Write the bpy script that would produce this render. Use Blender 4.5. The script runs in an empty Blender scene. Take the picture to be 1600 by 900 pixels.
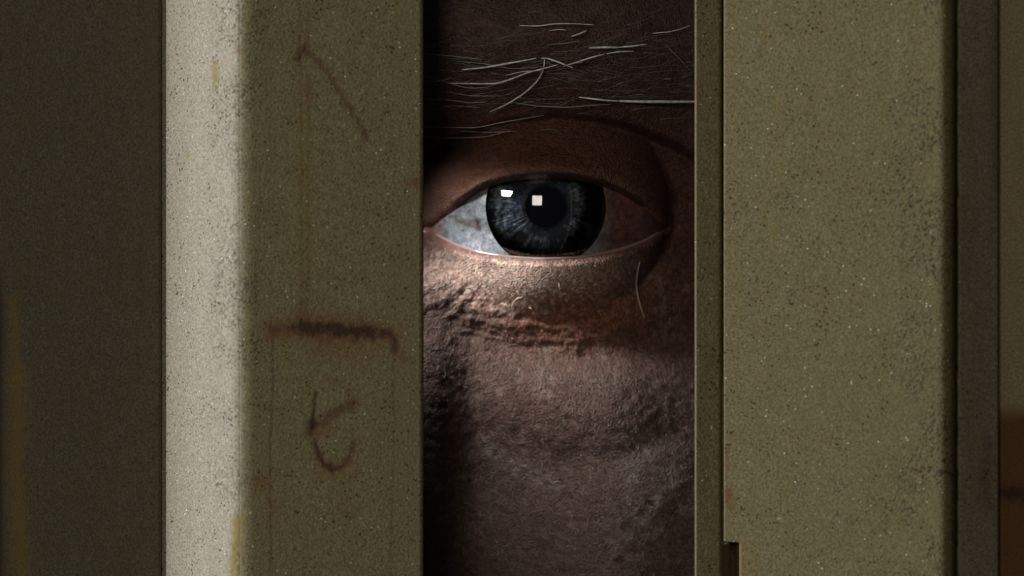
import bpy, math, random
import numpy as np

# ------------------------------------------------------------------ camera, world, lights, exposure
# Lengths below are millimetres; MM turns them into metres.  x right, y away from the camera, z up.
MM = 0.001
D = 400.0                         # camera to the front of the eye
K = 11.8 / 196.0                  # millimetres per photo pixel at the eye (iris 11.8 mm wide)
sc = bpy.context.scene
COL = sc.collection

cam_d = bpy.data.cameras.new('camera')
cam = bpy.data.objects.new('camera', cam_d)
COL.objects.link(cam)
cam.location = (0, -D * MM, 0)
cam.rotation_euler = (math.pi / 2, 0, 0)
cam_d.sensor_width = 36.0
cam_d.lens = 36.0 * D / (1600 * K)
cam_d.clip_start = 0.01
cam_d.clip_end = 50
cam_d.dof.use_dof = True
cam_d.dof.focus_distance = (D - 5.0) * MM
cam_d.dof.aperture_fstop = 27.0
sc.camera = cam

world = bpy.data.worlds.new('world')
sc.world = world
world.use_nodes = True
world.node_tree.nodes['Background'].inputs[0].default_value = (0.75, 0.8, 1.0, 1)
world.node_tree.nodes['Background'].inputs[1].default_value = 0.03

sc.view_settings.view_transform = 'Standard'
sc.view_settings.look = 'None'
sc.view_settings.gamma = 1.0
sc.view_settings.exposure = 0.0


def area(name, target, az, el, dist, sx, sy, power, col, aim=None, spread=None):
    """area lamp seen from target (mm) at azimuth az (degrees, + to the right) and elevation el"""
    a, e = math.radians(az), math.radians(el)
    d = np.array([math.sin(a) * math.cos(e), -math.cos(a) * math.cos(e), math.sin(e)])
    p = np.array(target) + d * dist
    l = bpy.data.lights.new(name, 'AREA')
    l.shape = 'RECTANGLE'
    if spread:
        l.spread = math.radians(spread)
    if aim:
        d_aim = p - np.array(aim)
    else:
        d_aim = d
    l.size = sx * MM
    l.size_y = sy * MM
    l.energy = power
    l.color = col
    o = bpy.data.objects.new(name, l)
    COL.objects.link(o)
    o.location = tuple(p * MM)
    from mathutils import Vector
    o.rotation_euler = Vector(tuple(d_aim)).to_track_quat('Z', 'Y').to_euler()
    return o


# soft lamp beside the camera (its mirror image is the highlight in the pupil)
area('front_softbox', (3, 0, 8), -12, 9, 700, 165, 165, 1.0, (1.0, 0.93, 0.80))
# strong cool light from far left that rakes along the sheet metal
area('side_lamp', (0, -12, 0), -81, 5, 900, 160, 400, 15.3, (0.86, 0.90, 1.0))
# added unseen fill lamp behind the left post, for eye glint and lower lid
area('eye_fill_lamp', (-1.5, 1, 9), -58, 17, 24, 8, 4, 0.0019, (0.95, 0.97, 1.0), aim=(-1, 2, -1.5), spread=50)

rng = np.random.default_rng(7)
random.seed(7)


def P(px, py, y=0.0):
    """photo pixel -> point (mm) on the plane at depth y"""
    s = K * (D + y) / D
    return ((px - 800) * s, y, (450 - py) * s)


# ------------------------------------------------------------------ numpy noise
def _hash(ix, iy, seed):
    h = (ix.astype(np.int64) * 374761393 + iy.astype(np.int64) * 668265263 + seed * 1442695041) & 0xFFFFFFFF
    h = ((h ^ (h >> 13)) * 1274126177) & 0xFFFFFFFF
    h = (h ^ (h >> 16)) & 0xFFFF
    return h / 65535.0


def vnoise(x, y, seed=0):
    ix, iy = np.floor(x), np.floor(y)
    fx, fy = x - ix, y - iy
    fx = fx * fx * (3 - 2 * fx)
    fy = fy * fy * (3 - 2 * fy)
    a, b = _hash(ix, iy, seed), _hash(ix + 1, iy, seed)
    c, d = _hash(ix, iy + 1, seed), _hash(ix + 1, iy + 1, seed)
    return (a * (1 - fx) + b * fx) * (1 - fy) + (c * (1 - fx) + d * fx) * fy * 1.0


def fbm(x, y, seed=0, octaves=4):
    s, amp, t = 0, 1.0, 0
    for o in range(octaves):
        s = s + amp * vnoise(x * 2 ** o + 17.3 * o, y * 2 ** o - 9.1 * o, seed + o)
        t += amp
        amp *= 0.5
    return s / t


def sstep(a, b, x):
    t = np.clip((x - a) / (b - a), 0, 1)
    return t * t * (3 - 2 * t)


def seg_dist(x, y, pts):
    """distance of points to a polyline, and the position along it 0..1"""
    best = np.full(np.shape(x), 1e9)
    along = np.zeros(np.shape(x))
    n = len(pts) - 1
    for i in range(n):
        (ax, ay), (bx, by) = pts[i], pts[i + 1]
        dx, dy = bx - ax, by - ay
        t = np.clip(((x - ax) * dx + (y - ay) * dy) / (dx * dx + dy * dy + 1e-9), 0, 1)
        d = np.hypot(x - ax - t * dx, y - ay - t * dy)
        m = d < best
        best = np.where(m, d, best)
        along = np.where(m, (i + t) / n, along)
    return best, along


# ------------------------------------------------------------------ object helpers
def mesh_obj(name, verts, faces, mat, parent=None, attrs=None, smooth=True):
    me = bpy.data.meshes.new(name)
    v = np.asarray(verts, dtype=np.float64) * MM
    f = np.asarray(faces) if not isinstance(faces, list) else faces
    if isinstance(f, np.ndarray):
        nf, k = f.shape
        me.vertices.add(len(v))
        me.vertices.foreach_set('co', v.ravel())
        me.loops.add(nf * k)
        me.loops.foreach_set('vertex_index', f.astype(np.int32).ravel())
        me.polygons.add(nf)
        me.polygons.foreach_set('loop_start', np.arange(0, nf * k, k, dtype=np.int32))
        try:
            me.polygons.foreach_set('loop_total', np.full(nf, k, dtype=np.int32))
        except Exception:
            pass
        me.update(calc_edges=True)
        me.validate()
    else:
        me.from_pydata([tuple(p) for p in v], [], f)
        me.update()
    if smooth:
        me.polygons.foreach_set('use_smooth', np.ones(len(me.polygons), dtype=bool))
    for an, arr in (attrs or {}).items():
        arr = np.asarray(arr, dtype=np.float32)
        if arr.ndim == 1:
            a = me.attributes.new(an, 'FLOAT', 'POINT')
            a.data.foreach_set('value', arr)
        else:
            a = me.attributes.new(an, 'FLOAT_COLOR', 'POINT')
            c = np.ones((len(arr), 4), dtype=np.float32)
            c[:, :3] = arr
            a.data.foreach_set('color', c.ravel())
    if mat:
        me.materials.append(mat)
    o = bpy.data.objects.new(name, me)
    COL.objects.link(o)
    if parent:
        o.parent = parent
        o.matrix_parent_inverse.identity()
        o.location = tuple(-c for c in world_loc(parent))
    return o


def world_loc(o):
    l = [0, 0, 0]
    while o:
        l = [l[i] + o.location[i] for i in range(3)]
        o = o.parent
    return l


def empty(name, loc, label, cat):
    o = bpy.data.objects.new(name, None)
    COL.objects.link(o)
    o.empty_display_size = 0.01
    o.location = tuple(c * MM for c in loc)
    o['label'] = label
    o['category'] = cat
    return o


def grid_faces(nr, nc, wrap=False):
    """quads of a grid whose vertex index is r*nc + c"""
    r = np.arange(nr - 1)[:, None]
    c = np.arange(nc if wrap else nc - 1)[None, :]
    c2 = (c + 1) % nc
    return np.stack([r * nc + c, r * nc + c2, (r + 1) * nc + c2, (r + 1) * nc + c], -1).reshape(-1, 4)


# ------------------------------------------------------------------ node helpers
class NT:
    def __init__(self, name):
        self.m = bpy.data.materials.new(name)
        self.m.use_nodes = True
        self.t = self.m.node_tree
        self.t.nodes.clear()
        self.out = self.n('ShaderNodeOutputMaterial')

    def n(self, typ, **kw):
        nd = self.t.nodes.new(typ)
        for k, v in kw.items():
            setattr(nd, k, v)
        return nd

    def l(self, a, b):
        self.t.links.new(a, b)

    def put(self, sock, v):
        if isinstance(v, bpy.types.NodeSocket):
            self.l(v, sock)
        elif v is not None:
            sock.default_value = v

    def math(self, op, a, b=None, c=None, clamp=False):
        nd = self.n('ShaderNodeMath', operation=op, use_clamp=clamp)
        for s, v in zip(nd.inputs, (a, b, c)):
            self.put(s, v)
        return nd.outputs[0]

    def mix(self, fac, a, b, mode='MIX'):
        nd = self.n('ShaderNodeMix', data_type='RGBA', blend_type=mode, clamp_result=False)
        self.put(nd.inputs[0], fac)
        self.put(nd.inputs[6], a if isinstance(a, bpy.types.NodeSocket) else (*a, 1))
        self.put(nd.inputs[7], b if isinstance(b, bpy.types.NodeSocket) else (*b, 1))
        return nd.outputs[2]

    def noise(self, vec, scale, detail=2.0, rough=0.5):
        nd = self.n('ShaderNodeTexNoise')
        self.l(vec, nd.inputs['Vector'])
        nd.inputs['Scale'].default_value = scale
        nd.inputs['Detail'].default_value = detail
        nd.inputs['Roughness'].default_value = rough
        return nd.outputs['Fac']

    def voro(self, vec, scale):
        nd = self.n('ShaderNodeTexVoronoi')
        self.l(vec, nd.inputs['Vector'])
        nd.inputs['Scale'].default_value = scale
        return nd

    def ramp(self, fac, lo, hi):
        nd = self.n('ShaderNodeMapRange', clamp=True)
        self.put(nd.inputs['Value'], fac)
        nd.inputs['From Min'].default_value = lo
        nd.inputs['From Max'].default_value = hi
        return nd.outputs[0]

    def coords(self, sx=1.0, sy=1.0, sz=1.0):
        """position in millimetres"""
        g = self.n('ShaderNodeNewGeometry')
        mp = self.n('ShaderNodeMapping')
        self.l(g.outputs['Position'], mp.inputs['Vector'])
        mp.inputs['Scale'].default_value = (1000 * sx, 1000 * sy, 1000 * sz)
        return mp.outputs[0]

    def attr(self, name, color=False):
        nd = self.n('ShaderNodeAttribute', attribute_name=name)
        return nd.outputs['Color' if color else 'Fac']

    def bump(self, h, dist, strength=1.0, normal=None):
        nd = self.n('ShaderNodeBump')
        self.l(h, nd.inputs['Height'])
        nd.inputs['Distance'].default_value = dist * MM
        nd.inputs['Strength'].default_value = strength
        if normal:
            self.l(normal, nd.inputs['Normal'])
        return nd.outputs[0]

    def bsdf(self, color, rough=0.5, spec=0.5, normal=None, metal=0.0):
        b = self.n('ShaderNodeBsdfPrincipled')
        self.put(b.inputs['Base Color'], color if isinstance(color, bpy.types.NodeSocket) else (*color, 1))
        self.put(b.inputs['Roughness'], rough)
        self.put(b.inputs['Specular IOR Level'], spec)
        b.inputs['Metallic'].default_value = metal
        if normal:
            self.l(normal, b.inputs['Normal'])
        self.l(b.outputs[0], self.out.inputs['Surface'])
        return b


def paint_material(name, base, fleck=1.0, grain=1.0, pale=None):
    """old gritty sheet-metal paint; attributes stain (brown rust), scorch (dark marks, painted slot shade), ochre (yellow rust)"""
    t = NT(name)
    v = t.coords()
    n1 = t.noise(v, 5.0, 2.0, 0.6)                      # grain, a pixel or two
    n2 = t.noise(v, 0.5, 3.0, 0.55)                     # cloudy tone
    vs = t.coords(1.0, 1.0, 0.12)
    n3 = t.noise(vs, 1.1, 3.0, 0.6)                     # vertical runs
    dark = tuple(c * 0.55 for c in base)
    lite = tuple(min(1, c * 1.52) for c in base)
    col = t.mix(t.ramp(n1, 0.28, 0.72), dark, lite)
    brown = tuple(b * s for b, s in zip(base, (1.0, 0.84, 0.66)))
    col = t.mix(t.math('MULTIPLY', t.ramp(n2, 0.48, 0.75), 0.45), col, brown)
    green = tuple(b * s for b, s in zip(base, (0.90, 0.90, 0.58)))
    col = t.mix(t.math('MULTIPLY', t.ramp(n3, 0.45, 0.75), 0.5), col, green)
    if pale:                                            # lit side's brightness painted into the coat, where attribute pale is set
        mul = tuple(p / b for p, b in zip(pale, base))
        lit_coat = t.mix(1.0, t.mix(0.5, col, t.mix(t.ramp(n1, 0.28, 0.72), dark, lite)), mul, 'MULTIPLY')
        col = t.mix(t.attr('pale'), col, lit_coat)
    # dark grit pits
    wv = t.voro(v, 2.3)
    th = t.math('MULTIPLY', t.ramp(t.noise(v, 0.5, 3.0), 0.34, 0.66), 0.27 * fleck)
    pit = t.math('LESS_THAN', wv.outputs['Distance'], th)
    col = t.mix(t.math('MULTIPLY', pit, 0.9), col, tuple(b * 0.12 for b in base))
    # tiny bright grit
    wv2 = t.voro(v, 1.9)
    grit = t.math('LESS_THAN', wv2.outputs['Distance'], t.math('MULTIPLY', t.ramp(t.noise(v, 0.8, 2.0), 0.44, 0.62), 0.125 * fleck))
    col = t.mix(t.math('MULTIPLY', grit, 0.8), col, (0.80, 0.77, 0.60))
    wv3 = t.voro(v, 4.5)
    sp = t.math('LESS_THAN', wv3.outputs['Distance'], 0.24)
    col = t.mix(t.math('MULTIPLY', sp, 0.55 if fleck else 0.25), col, tuple(b * 0.4 for b in base))
    wv4 = t.voro(t.coords(1.07, 1.0, 0.94), 4.1)
    sp4 = t.math('LESS_THAN', wv4.outputs['Distance'], 0.22)
    col = t.mix(t.math('MULTIPLY', sp4, 0.5 if fleck else 0.25), col, tuple(min(1, b * 2.4) for b in base))
    # rust
    rn = t.ramp(n1, 0.25, 0.8)
    st = t.math('MULTIPLY', t.attr('stain'), t.math('MULTIPLY_ADD', rn, 0.5, 0.7), clamp=True)
    col = t.mix(st, col, (0.115, 0.043, 0.010))
    oc = t.math('MULTIPLY', t.attr('ochre'), t.math('MULTIPLY_ADD', rn, 0.5, 0.7), clamp=True)
    col = t.mix(oc, col, (0.16, 0.115, 0.014))
    sc_ = t.math('MULTIPLY', t.attr('scorch_shade'), t.math('MULTIPLY_ADD', rn, 0.4, 0.75), clamp=True)
    col = t.mix(sc_, col, (0.026, 0.011, 0.005))
    h = t.math('ADD', n1, t.math('MULTIPLY', pit, -0.9))
    h = t.math('ADD', h, t.math('MULTIPLY', grit, 0.8))
    h = t.math('ADD', h, t.math('MULTIPLY', t.attr('scorch_shade'), -0.8))
    nm = t.bump(h, 0.035 * grain)
    t.bsdf(col, 0.65, 0.18, nm)
    return t.m


# ------------------------------------------------------------------ folded sheet-metal profile -> part
def polyline_round(pts, rad, n=8):
    """round the inner corners of an open polyline (x,y)"""
    out = [np.array(pts[0], float)]
    for i in range(1, len(pts) - 1):
        p, a, b = (np.array(q, float) for q in (pts[i], pts[i - 1], pts[i + 1]))
        r = rad[i]
        if r <= 0:
            out.append(p)
            continue
        da, db = (a - p), (b - p)
        la, lb = np.linalg.norm(da), np.linalg.norm(db)
        t = min(r, la * 0.48, lb * 0.48)
        p0, p1 = p + da / la * t, p + db / lb * t
        for k in range(n + 1):
            s = k / n
            out.append((1 - s) ** 2 * p0 + 2 * s * (1 - s) * p + s * s * p1)
    out.append(np.array(pts[-1], float))
    return np.array(out)


def resample(pl, step):
    res = [pl[0]]
    for a, b in zip(pl[:-1], pl[1:]):
        L = np.linalg.norm(b - a)
        k = max(1, int(math.ceil(L / step)))
        for j in range(1, k + 1):
            res.append(a + (b - a) * j / k)
    return np.array(res)


ZTOP = 330.0


def zrows(step):
    dense = np.arange(-31, 31 + 1e-6, step)
    lo = np.linspace(-ZTOP, -31, 24)[:-1]
    hi = np.linspace(31, ZTOP, 24)[1:]
    return np.concatenate([lo, dense, hi])


def sheet(name, prof, thick, zs, mat, parent, paint=None, wobble=None, label=None):
    """prof: (x,y) polyline running left to right; the painted side faces -y/left of travel; thick behind it"""
    prof = np.asarray(prof)
    tan = np.gradient(prof, axis=0)
    tan /= np.linalg.norm(tan, axis=1)[:, None] + 1e-9
    nrm = np.stack([-tan[:, 1], tan[:, 0]], 1)          # for travel +x this is +y: the back
    back = prof + nrm * thick
    ring = np.concatenate([prof, back[::-1]], 0)
    nc = len(ring)
    X = np.tile(ring[:, 0], (len(zs), 1))
    Y = np.tile(ring[:, 1], (len(zs), 1))
    Z = np.tile(zs[:, None], (1, nc))
    if wobble is not None:
        X, Y = wobble(X, Y, Z)
    V = np.stack([X.ravel(), Y.ravel(), Z.ravel()], 1)
    F = grid_faces(len(zs), nc, wrap=True)
    # camera pixel of every vertex, only to measure marks off the photo
    s = K * (D + V[:, 1]) / D
    px, py = 800 + V[:, 0] / s, 450 - V[:, 2] / s
    z = np.zeros(len(V))
    at = {'stain': z.copy(), 'scorch_shade': z.copy(), 'ochre': z.copy(), 'pale': z.copy()}
    if paint:
        paint(px, py, at)
    for k in at:
        at[k] = np.clip(at[k], 0, 1)
    o = mesh_obj(name, V, F, mat, parent, at)
    # end caps
    if label:
        o['label'] = label
    return o


def stroke(px, py, pts, w, soft=1.0, seed=0, rough=0.6, freq=0.12):
    """worn brush stroke: 1 on the line, falling off over w pixels"""
    jx = px + (fbm(px * freq, py * freq, seed) - 0.5) * w * 1.6
    jy = py + (fbm(px * freq, py * freq, seed + 50) - 0.5) * w * 1.6
    d, a = seg_dist(jx, jy, pts)
    return np.exp(-(d / w) ** (2 / soft)) * (1 - rough + rough * 1.6 * fbm(px * freq * 2, py * freq * 2, seed + 9)), a


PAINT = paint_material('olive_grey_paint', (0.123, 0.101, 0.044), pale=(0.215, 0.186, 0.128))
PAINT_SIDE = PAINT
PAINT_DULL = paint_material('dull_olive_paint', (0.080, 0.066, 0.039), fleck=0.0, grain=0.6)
PAINT_DARK = paint_material('dark_grimy_paint', (0.145, 0.120, 0.082), fleck=0.8)
PAINT_RUST = paint_material('wall_paint', (0.225, 0.185, 0.102), fleck=0.0, grain=0.6)

YL = -16.0                       # front of the left post


def xat(px, y):
    return P(px, 0, y)[0]


# ---- left post -------------------------------------------------------------------------------
left = empty('metal_post', (xat(520, YL), YL, -ZTOP),
             'olive-grey painted metal post left of the gap with rusty crossbar and curled rust mark', 'metal post')
corner = (xat(372, YL), YL)
valley = (xat(259, YL + 8.5), YL + 8.5)
valley_in = (xat(262, YL + 8.5) - 2.2, YL + 8.8)
edge = (xat(661, YL), YL + 0.2)
pl = polyline_round([valley_in, valley, corner, edge, (edge[0], YL + 2.2)], [0, 1.2, 1.4, 0.35, 0], 14)
pl = resample(pl, 0.095)
split = int(np.argmin(np.hypot(pl[:, 0] - corner[0], pl[:, 1] - corner[1])))


def paint_left(px, py, at):
    st, so, oc = at['stain'], at['scorch_shade'], at['ochre']
    at['pale'] += sstep(386, 362, px + 6 * (fbm(px * 0.1, py * 0.1, 99) - 0.5))  # slanted side painted paler for the light on it, ending at the bend
    # rusty crossbar
    s, _ = stroke(px, py, [(428, 514), (460, 513)], 7, seed=1)
    so += 0.55 * s
    s, _ = stroke(px, py, [(428, 515), (480, 513), (560, 518), (610, 522)], 17, seed=2)
    st += 0.95 * s
    s, _ = stroke(px, py, [(474, 512), (500, 514), (540, 517), (582, 520)], 10.5, seed=3, rough=0.2)
    so += 1.35 * s
    s, _ = stroke(px, py, [(597, 521), (612, 522), (617, 530), (618, 545)], 6.5, seed=4, rough=0.2)
    so += 0.85 * s
    s, _ = stroke(px, py, [(622, 548), (634, 564)], 7, seed=5)
    st += 0.7 * s
    s, _ = stroke(px, py, [(470, 492), (560, 500)], 15, seed=6)
    st += 0.3 * s
    s, _ = stroke(px, py, [(500, 540), (560, 550)], 26, seed=7)
    st += 0.5 * s
    # curled mark
    s, _ = stroke(px, py, [(494, 612), (491, 640), (488, 668)], 2.8, seed=8, rough=0.2)
    so += 0.85 * s
    s, _ = stroke(px, py, [(488, 668), (510, 655), (535, 640), (553, 631)], 8, seed=9)
    so += 0.5 * s
    st += 0.6 * s
    s, _ = stroke(px, py, [(553, 631), (547, 612), (530, 596), (512, 590)], 5, seed=10)
    st += 0.4 * s
    s, _ = stroke(px, py, [(488, 662), (487, 680)], 7, seed=11)
    so += 0.5 * s
    st += 0.4 * s
    s, _ = stroke(px, py, [(488, 676), (515, 672), (524, 668)], 6, seed=12)
    st += 0.5 * s
    s, _ = stroke(px, py, [(493, 692), (497, 710), (507, 726), (524, 734), (540, 727), (550, 708), (554, 692)], 5.2, seed=13, rough=0.3)
    so += 0.95 * s * np.clip((560 - px) / 40, 0.45, 1)
    st += 0.7 * s
    s, _ = stroke(px, py, [(500, 735), (525, 745), (550, 735)], 14, seed=14)
    st += 0.35 * s
    # vertical hairline scratches
    for pts, w, k in (([(470, -5), (471, 40), (467, 90)], 3, .35), ([(484, 20), (482, 70)], 3.0, .25),
                      ([(482, 120), (484, 300), (481, 500)], 4.5, .22), ([(471, 90), (473, 300), (472, 500)], 2.6, .22),
                      ([(427, 520), (428, 620), (423, 700), (425, 905)], 2.6, .42),
                      ([(616, 550), (616, 700), (612, 905)], 2.6, .27)):
        s, _ = stroke(px, py, pts, w, seed=int(pts[0][0]), rough=0.9, freq=0.05)
        so += k * s
        s, _ = stroke(px, py, pts, w * 3.2, seed=int(pts[0][0]) + 3, rough=0.9, freq=0.04)
        st += k * 0.45 * s
    # rusty knot and diagonal run
    s, _ = stroke(px, py, [(478, 74), (466, 92)], 5.5, seed=20, rough=0.4)
    so += 0.55 * s
    st += 0.5 * s
    s, a = stroke(px, py, [(478, 78), (505, 103), (528, 138), (550, 170), (574, 215)], 4.5, seed=21, rough=0.5)
    so += 0.42 * s
    st += 0.5 * s
    s, _ = stroke(px, py, [(481, 130), (484, 158)], 7, seed=22)
    st += 0.45 * s
    for cx, cy, w, k in ((610, 226, 6, .45), (645, 283, 9, .6), (656, 288, 8, .5), (404, 760, 12, .4), (412, 750, 7, .35),
                         (374, 78, 5, .6), (385, 300, 12, .2), (430, 800, 20, .25), (540, 800, 30, .18), (425, 330, 20, .15)):
        s, _ = stroke(px, py, [(cx - 2, cy), (cx + 2, cy + 2)], w, seed=int(cx))
        st += k * s
    s, _ = stroke(px, py, [(470, 180), (480, 300), (480, 430)], 16, seed=30)
    oc += 0.28 * s
    # yellow run at the foot of the bend and two spots on the lit side
    s, _ = stroke(px, py, [(372, 812), (369, 850), (364, 905)], 8, seed=31, rough=0.4)
    oc += 1.15 * s
    st += 0.4 * s * (px > 366)
    s, _ = stroke(px, py, [(336, 97), (335, 120)], 5, seed=32, rough=0.8, freq=0.25)
    oc += 0.95 * s
    s, _ = stroke(px, py, [(337, 120), (338, 140)], 3.5, seed=33, rough=0.9, freq=0.25)
    oc += 0.7 * s
    s, _ = stroke(px, py, [(293, 238), (294, 244)], 5, seed=34)
    oc += 0.6 * s
    # chipped grit along the bend
    g = sstep(0.60, 0.72, vnoise(px * 0.45, py * 0.45, 40)) * sstep(0.45, 0.7, fbm(px * 0.02, py * 0.02, 41))
    so += 0.75 * g * np.exp(-((px - 378) / 45) ** 2)
    g = sstep(0.80, 0.86, vnoise(px * 0.3, py * 0.3, 43)) * np.exp(-(((px - 345) / 22) ** 2 + ((py - 750) / 18) ** 2))
    so += 0.9 * g


ZS = zrows(0.12)
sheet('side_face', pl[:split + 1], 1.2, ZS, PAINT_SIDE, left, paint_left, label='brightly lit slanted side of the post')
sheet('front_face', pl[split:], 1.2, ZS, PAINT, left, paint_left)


# ---- left wall (slants towards the viewer, out of the light) -----------------------------------
def paint_lwall(px, py, at):
    s, a = stroke(px, py, [(20, 470), (24, 520), (28, 590)], 7, seed=60, rough=0.4)
    at['ochre'] += 0.45 * s
    at['stain'] += 0.3 * s
    s, a = stroke(px, py, [(28, 590), (27, 700), (30, 800), (36, 905)], 13, seed=61, rough=0.4)
    at['ochre'] += 0.55 * s
    at['stain'] += 0.35 * s
    at['scorch_shade'] += 0.8 * np.exp(-((px - 0) / 7) ** 2) * sstep(380, 480, py)
    s, a = stroke(px, py, [(0, 84), (0, 92)], 4, seed=63)
    at['scorch_shade'] += 0.8 * s


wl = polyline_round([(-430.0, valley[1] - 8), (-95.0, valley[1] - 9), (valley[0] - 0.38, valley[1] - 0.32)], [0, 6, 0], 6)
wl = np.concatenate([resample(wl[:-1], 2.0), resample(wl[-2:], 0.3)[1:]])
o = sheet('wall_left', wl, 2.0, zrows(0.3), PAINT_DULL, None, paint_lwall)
o['kind'] = 'structure'

# ---- right post ------------------------------------------------------------------------------
YR = -15.0
right = empty('metal_post', (xat(1300, YR), YR, -ZTOP),
              'wide olive-grey painted metal post right of the gap with a dark slot at the bottom', 'metal post')
e0 = (xat(1086.5, YR), YR)
lipR = (xat(1127, YR), YR + 0.16)


def paint_right(px, py, at):
    st, so, oc = at['stain'], at['scorch_shade'], at['ochre']
    for pts, w, k in (([(1136, 700), (1135, 735)], 4, .5), ([(1138, 768), (1140, 790)], 7, .85), ([(1156, 850), (1158, 905)], 5, .7),
                      ([(1092, 130), (1090, 160)], 6, .3)):
        s, _ = stroke(px, py, pts, w, seed=int(pts[0][1]), rough=0.3)
        st += k * s
    s, _ = stroke(px, py, [(1166, 860), (1170, 905)], 14, seed=70)
    oc += 0.25 * s
    for pts in ([(1197, 30), (1194, 60)], [(1215, 150), (1219, 300)], [(1198, 300), (1190, 340)], [(1212, 350), (1205, 400)]):
        s, _ = stroke(px, py, pts, 5, seed=int(pts[0][0]) + 1, rough=1.0, freq=0.08)
        oc += 0.35 * s
    # specks thick near the rounded right edge
    g = sstep(0.66, 0.76, vnoise(px * 0.42, py * 0.42, 71)) * sstep(0.42, 0.62, fbm(px * 0.015, py * 0.015, 72))
    so += 0.85 * g * np.exp(-((px - 1462) / 75) ** 2) * (px > 1140)
    g = sstep(0.80, 0.86, vnoise(px * 0.3, py * 0.3, 74))
    so += 0.5 * g * sstep(0.5, 0.7, fbm(px * 0.012, py * 0.02, 75)) * (px > 1140)
    s, _ = stroke(px, py, [(1466, 738), (1480, 737), (1490, 743)], 2.5, seed=76)
    so += 0.9 * s


pr = polyline_round([(e0[0], YR + 1.4), e0, lipR, (lipR[0] + 0.12, YR + 0.75)], [0, 0.16, 0.25, 0], 8)
sheet('inner_lip', resample(pr, 0.12), 1.0, ZS, PAINT, right, paint_right, label='narrow darker strip along the gap')
# the broad face leans to face the left; a slot is cut out of its lower left corner
f0 = (xat(1130.5, YR), YR + 0.9)
f1 = (xat(1131.5, YR), YR + 0.1)
yE = YR - 4.9
f2 = (xat(1486, yE), yE)
f3 = (xat(1495, yE + 2.4), yE + 2.4)
pf = polyline_round([f0, f1, f2, f3], [0, 0.12, 1.7, 0], 12)
pf = resample(pf, 0.14)
SLOT_X, SLOT_Z = xat(1154, YR), P(0, 849, YR)[2]


def cut_slot(X, Y, Z):
    # push the sheet back inside the slot (a deep narrow recess)
    m = sstep(SLOT_X + 0.10, SLOT_X - 0.10, X) * sstep(SLOT_Z + 0.10, SLOT_Z - 0.1, Z) * (X > f1[0] - 0.05)
    return X, Y + 4.0 * m * (Z > SLOT_Z - 40)


def paint_face(px, py, at):
    paint_right(px, py, at)
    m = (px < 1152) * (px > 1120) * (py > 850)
    at['scorch_shade'] += 0.8 * m  # shade inside the slot, painted dark on its recess


sheet('front_face', pf, 1.0, ZS, PAINT, right, paint_face, cut_slot)


def paint_strip(px, py, at):
    g = sstep(0.45, 0.7, fbm(px * 0.03, py * 0.006, 80))
    at['stain'] += 0.28 * g * sstep(1560, 1500, px)
    at['scorch_shade'] += 0.5 * np.exp(-((px - 1556) / 8) ** 2) * sstep(500, 200, py) * 0.6
    s, _ = stroke(px, py, [(1545, 690), (1540, 740), (1543, 790)], 10, seed=82)
    at['scorch_shade'] += 0.4 * s


ys = yE + 1.5
s0 = (xat(1496.4, ys), ys + 1.0)
s1 = (xat(1496.8, ys), ys)
s2 = (xat(1560, ys + 1.0), ys + 1.0)
ps = polyline_round([s0, s1, s2, (s2[0] + 0.1, ys + 1.8)], [0, 0.3, 0.3, 0], 6)
sheet('edge_strip', resample(ps, 0.16), 0.8, ZS, PAINT_DARK, right, paint_strip,
      lambda X, Y, Z: (X + 0.16 * (fbm(Z * 0.7, Z * 0 + 3.0, 90, 4) - 0.5) * sstep(s1[0] + 1.5, s1[0], X), Y), label='dark grimy strip behind the jagged seam')


# ---- right wall -------------------------------------------------------------------------------
def paint_rwall(px, py, at):
    at['scorch_shade'] += 0.25 * sstep(625, 665, py)
    at['stain'] += 1.1 * sstep(625, 665, py + 8 * (fbm(px * 0.03, py * 0.03, 91) - 0.5)) * np.exp(-((py - 800) / 400) ** 2)
    s, _ = stroke(px, py, [(1540, 768), (1620, 772)], 14, seed=92)
    at['scorch_shade'] += 0.75 * s
    at["stain"] += 0.12


yw = ys + 2.2
wr = resample(np.array([(xat(1535, yw), yw), (xat(1700, yw), yw)]), 0.3)
wr = np.concatenate([wr, resample(np.array([(xat(1700, yw), yw), (430.0, yw + 1)]), 3.0)[1:]])
o = sheet('wall_right', wr, 2.0, zrows(0.3), PAINT_RUST, None, paint_rwall)
o['kind'] = 'structure'

# =================================================================== the person
EX, EZ = P(853, 322)[0], P(853, 322)[2]           # pupil centre
YG, RG = 13.0, 12.0                                # eyeball centre depth and radius
RC, YC = 7.8, 7.8                                  # cornea
YAW = math.radians(24)
CY_, SY_ = math.cos(YAW), math.sin(YAW)
U0, F0 = 32.0, 85.0
CX = EX - U0 * CY_ + F0 * SY_
CYY = 3.0 + U0 * SY_ + F0 * CY_
CZ = EZ


def eye_profile(rho):
    g = YG - np.sqrt(np.maximum(RG ** 2 - rho ** 2, 4.0)) + np.maximum(0, rho - 11.8) * 3
    c = YC - np.sqrt(np.maximum(RC ** 2 - rho ** 2, 1.0))
    c = np.where(rho > 7.0, 99, c)
    return np.minimum(g, c)


def smin(a, b, k):
    h = np.clip(0.5 + 0.5 * (b - a) / k, 0, 1)
    return b * (1 - h) + a * h - k * h * (1 - h)


def to_head(X, Y, Z):
    dx, dy = X - CX, Y - CYY
    u = dx * CY_ - dy * SY_
    f = -dx * SY_ - dy * CY_
    return u, f, Z - CZ


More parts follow.
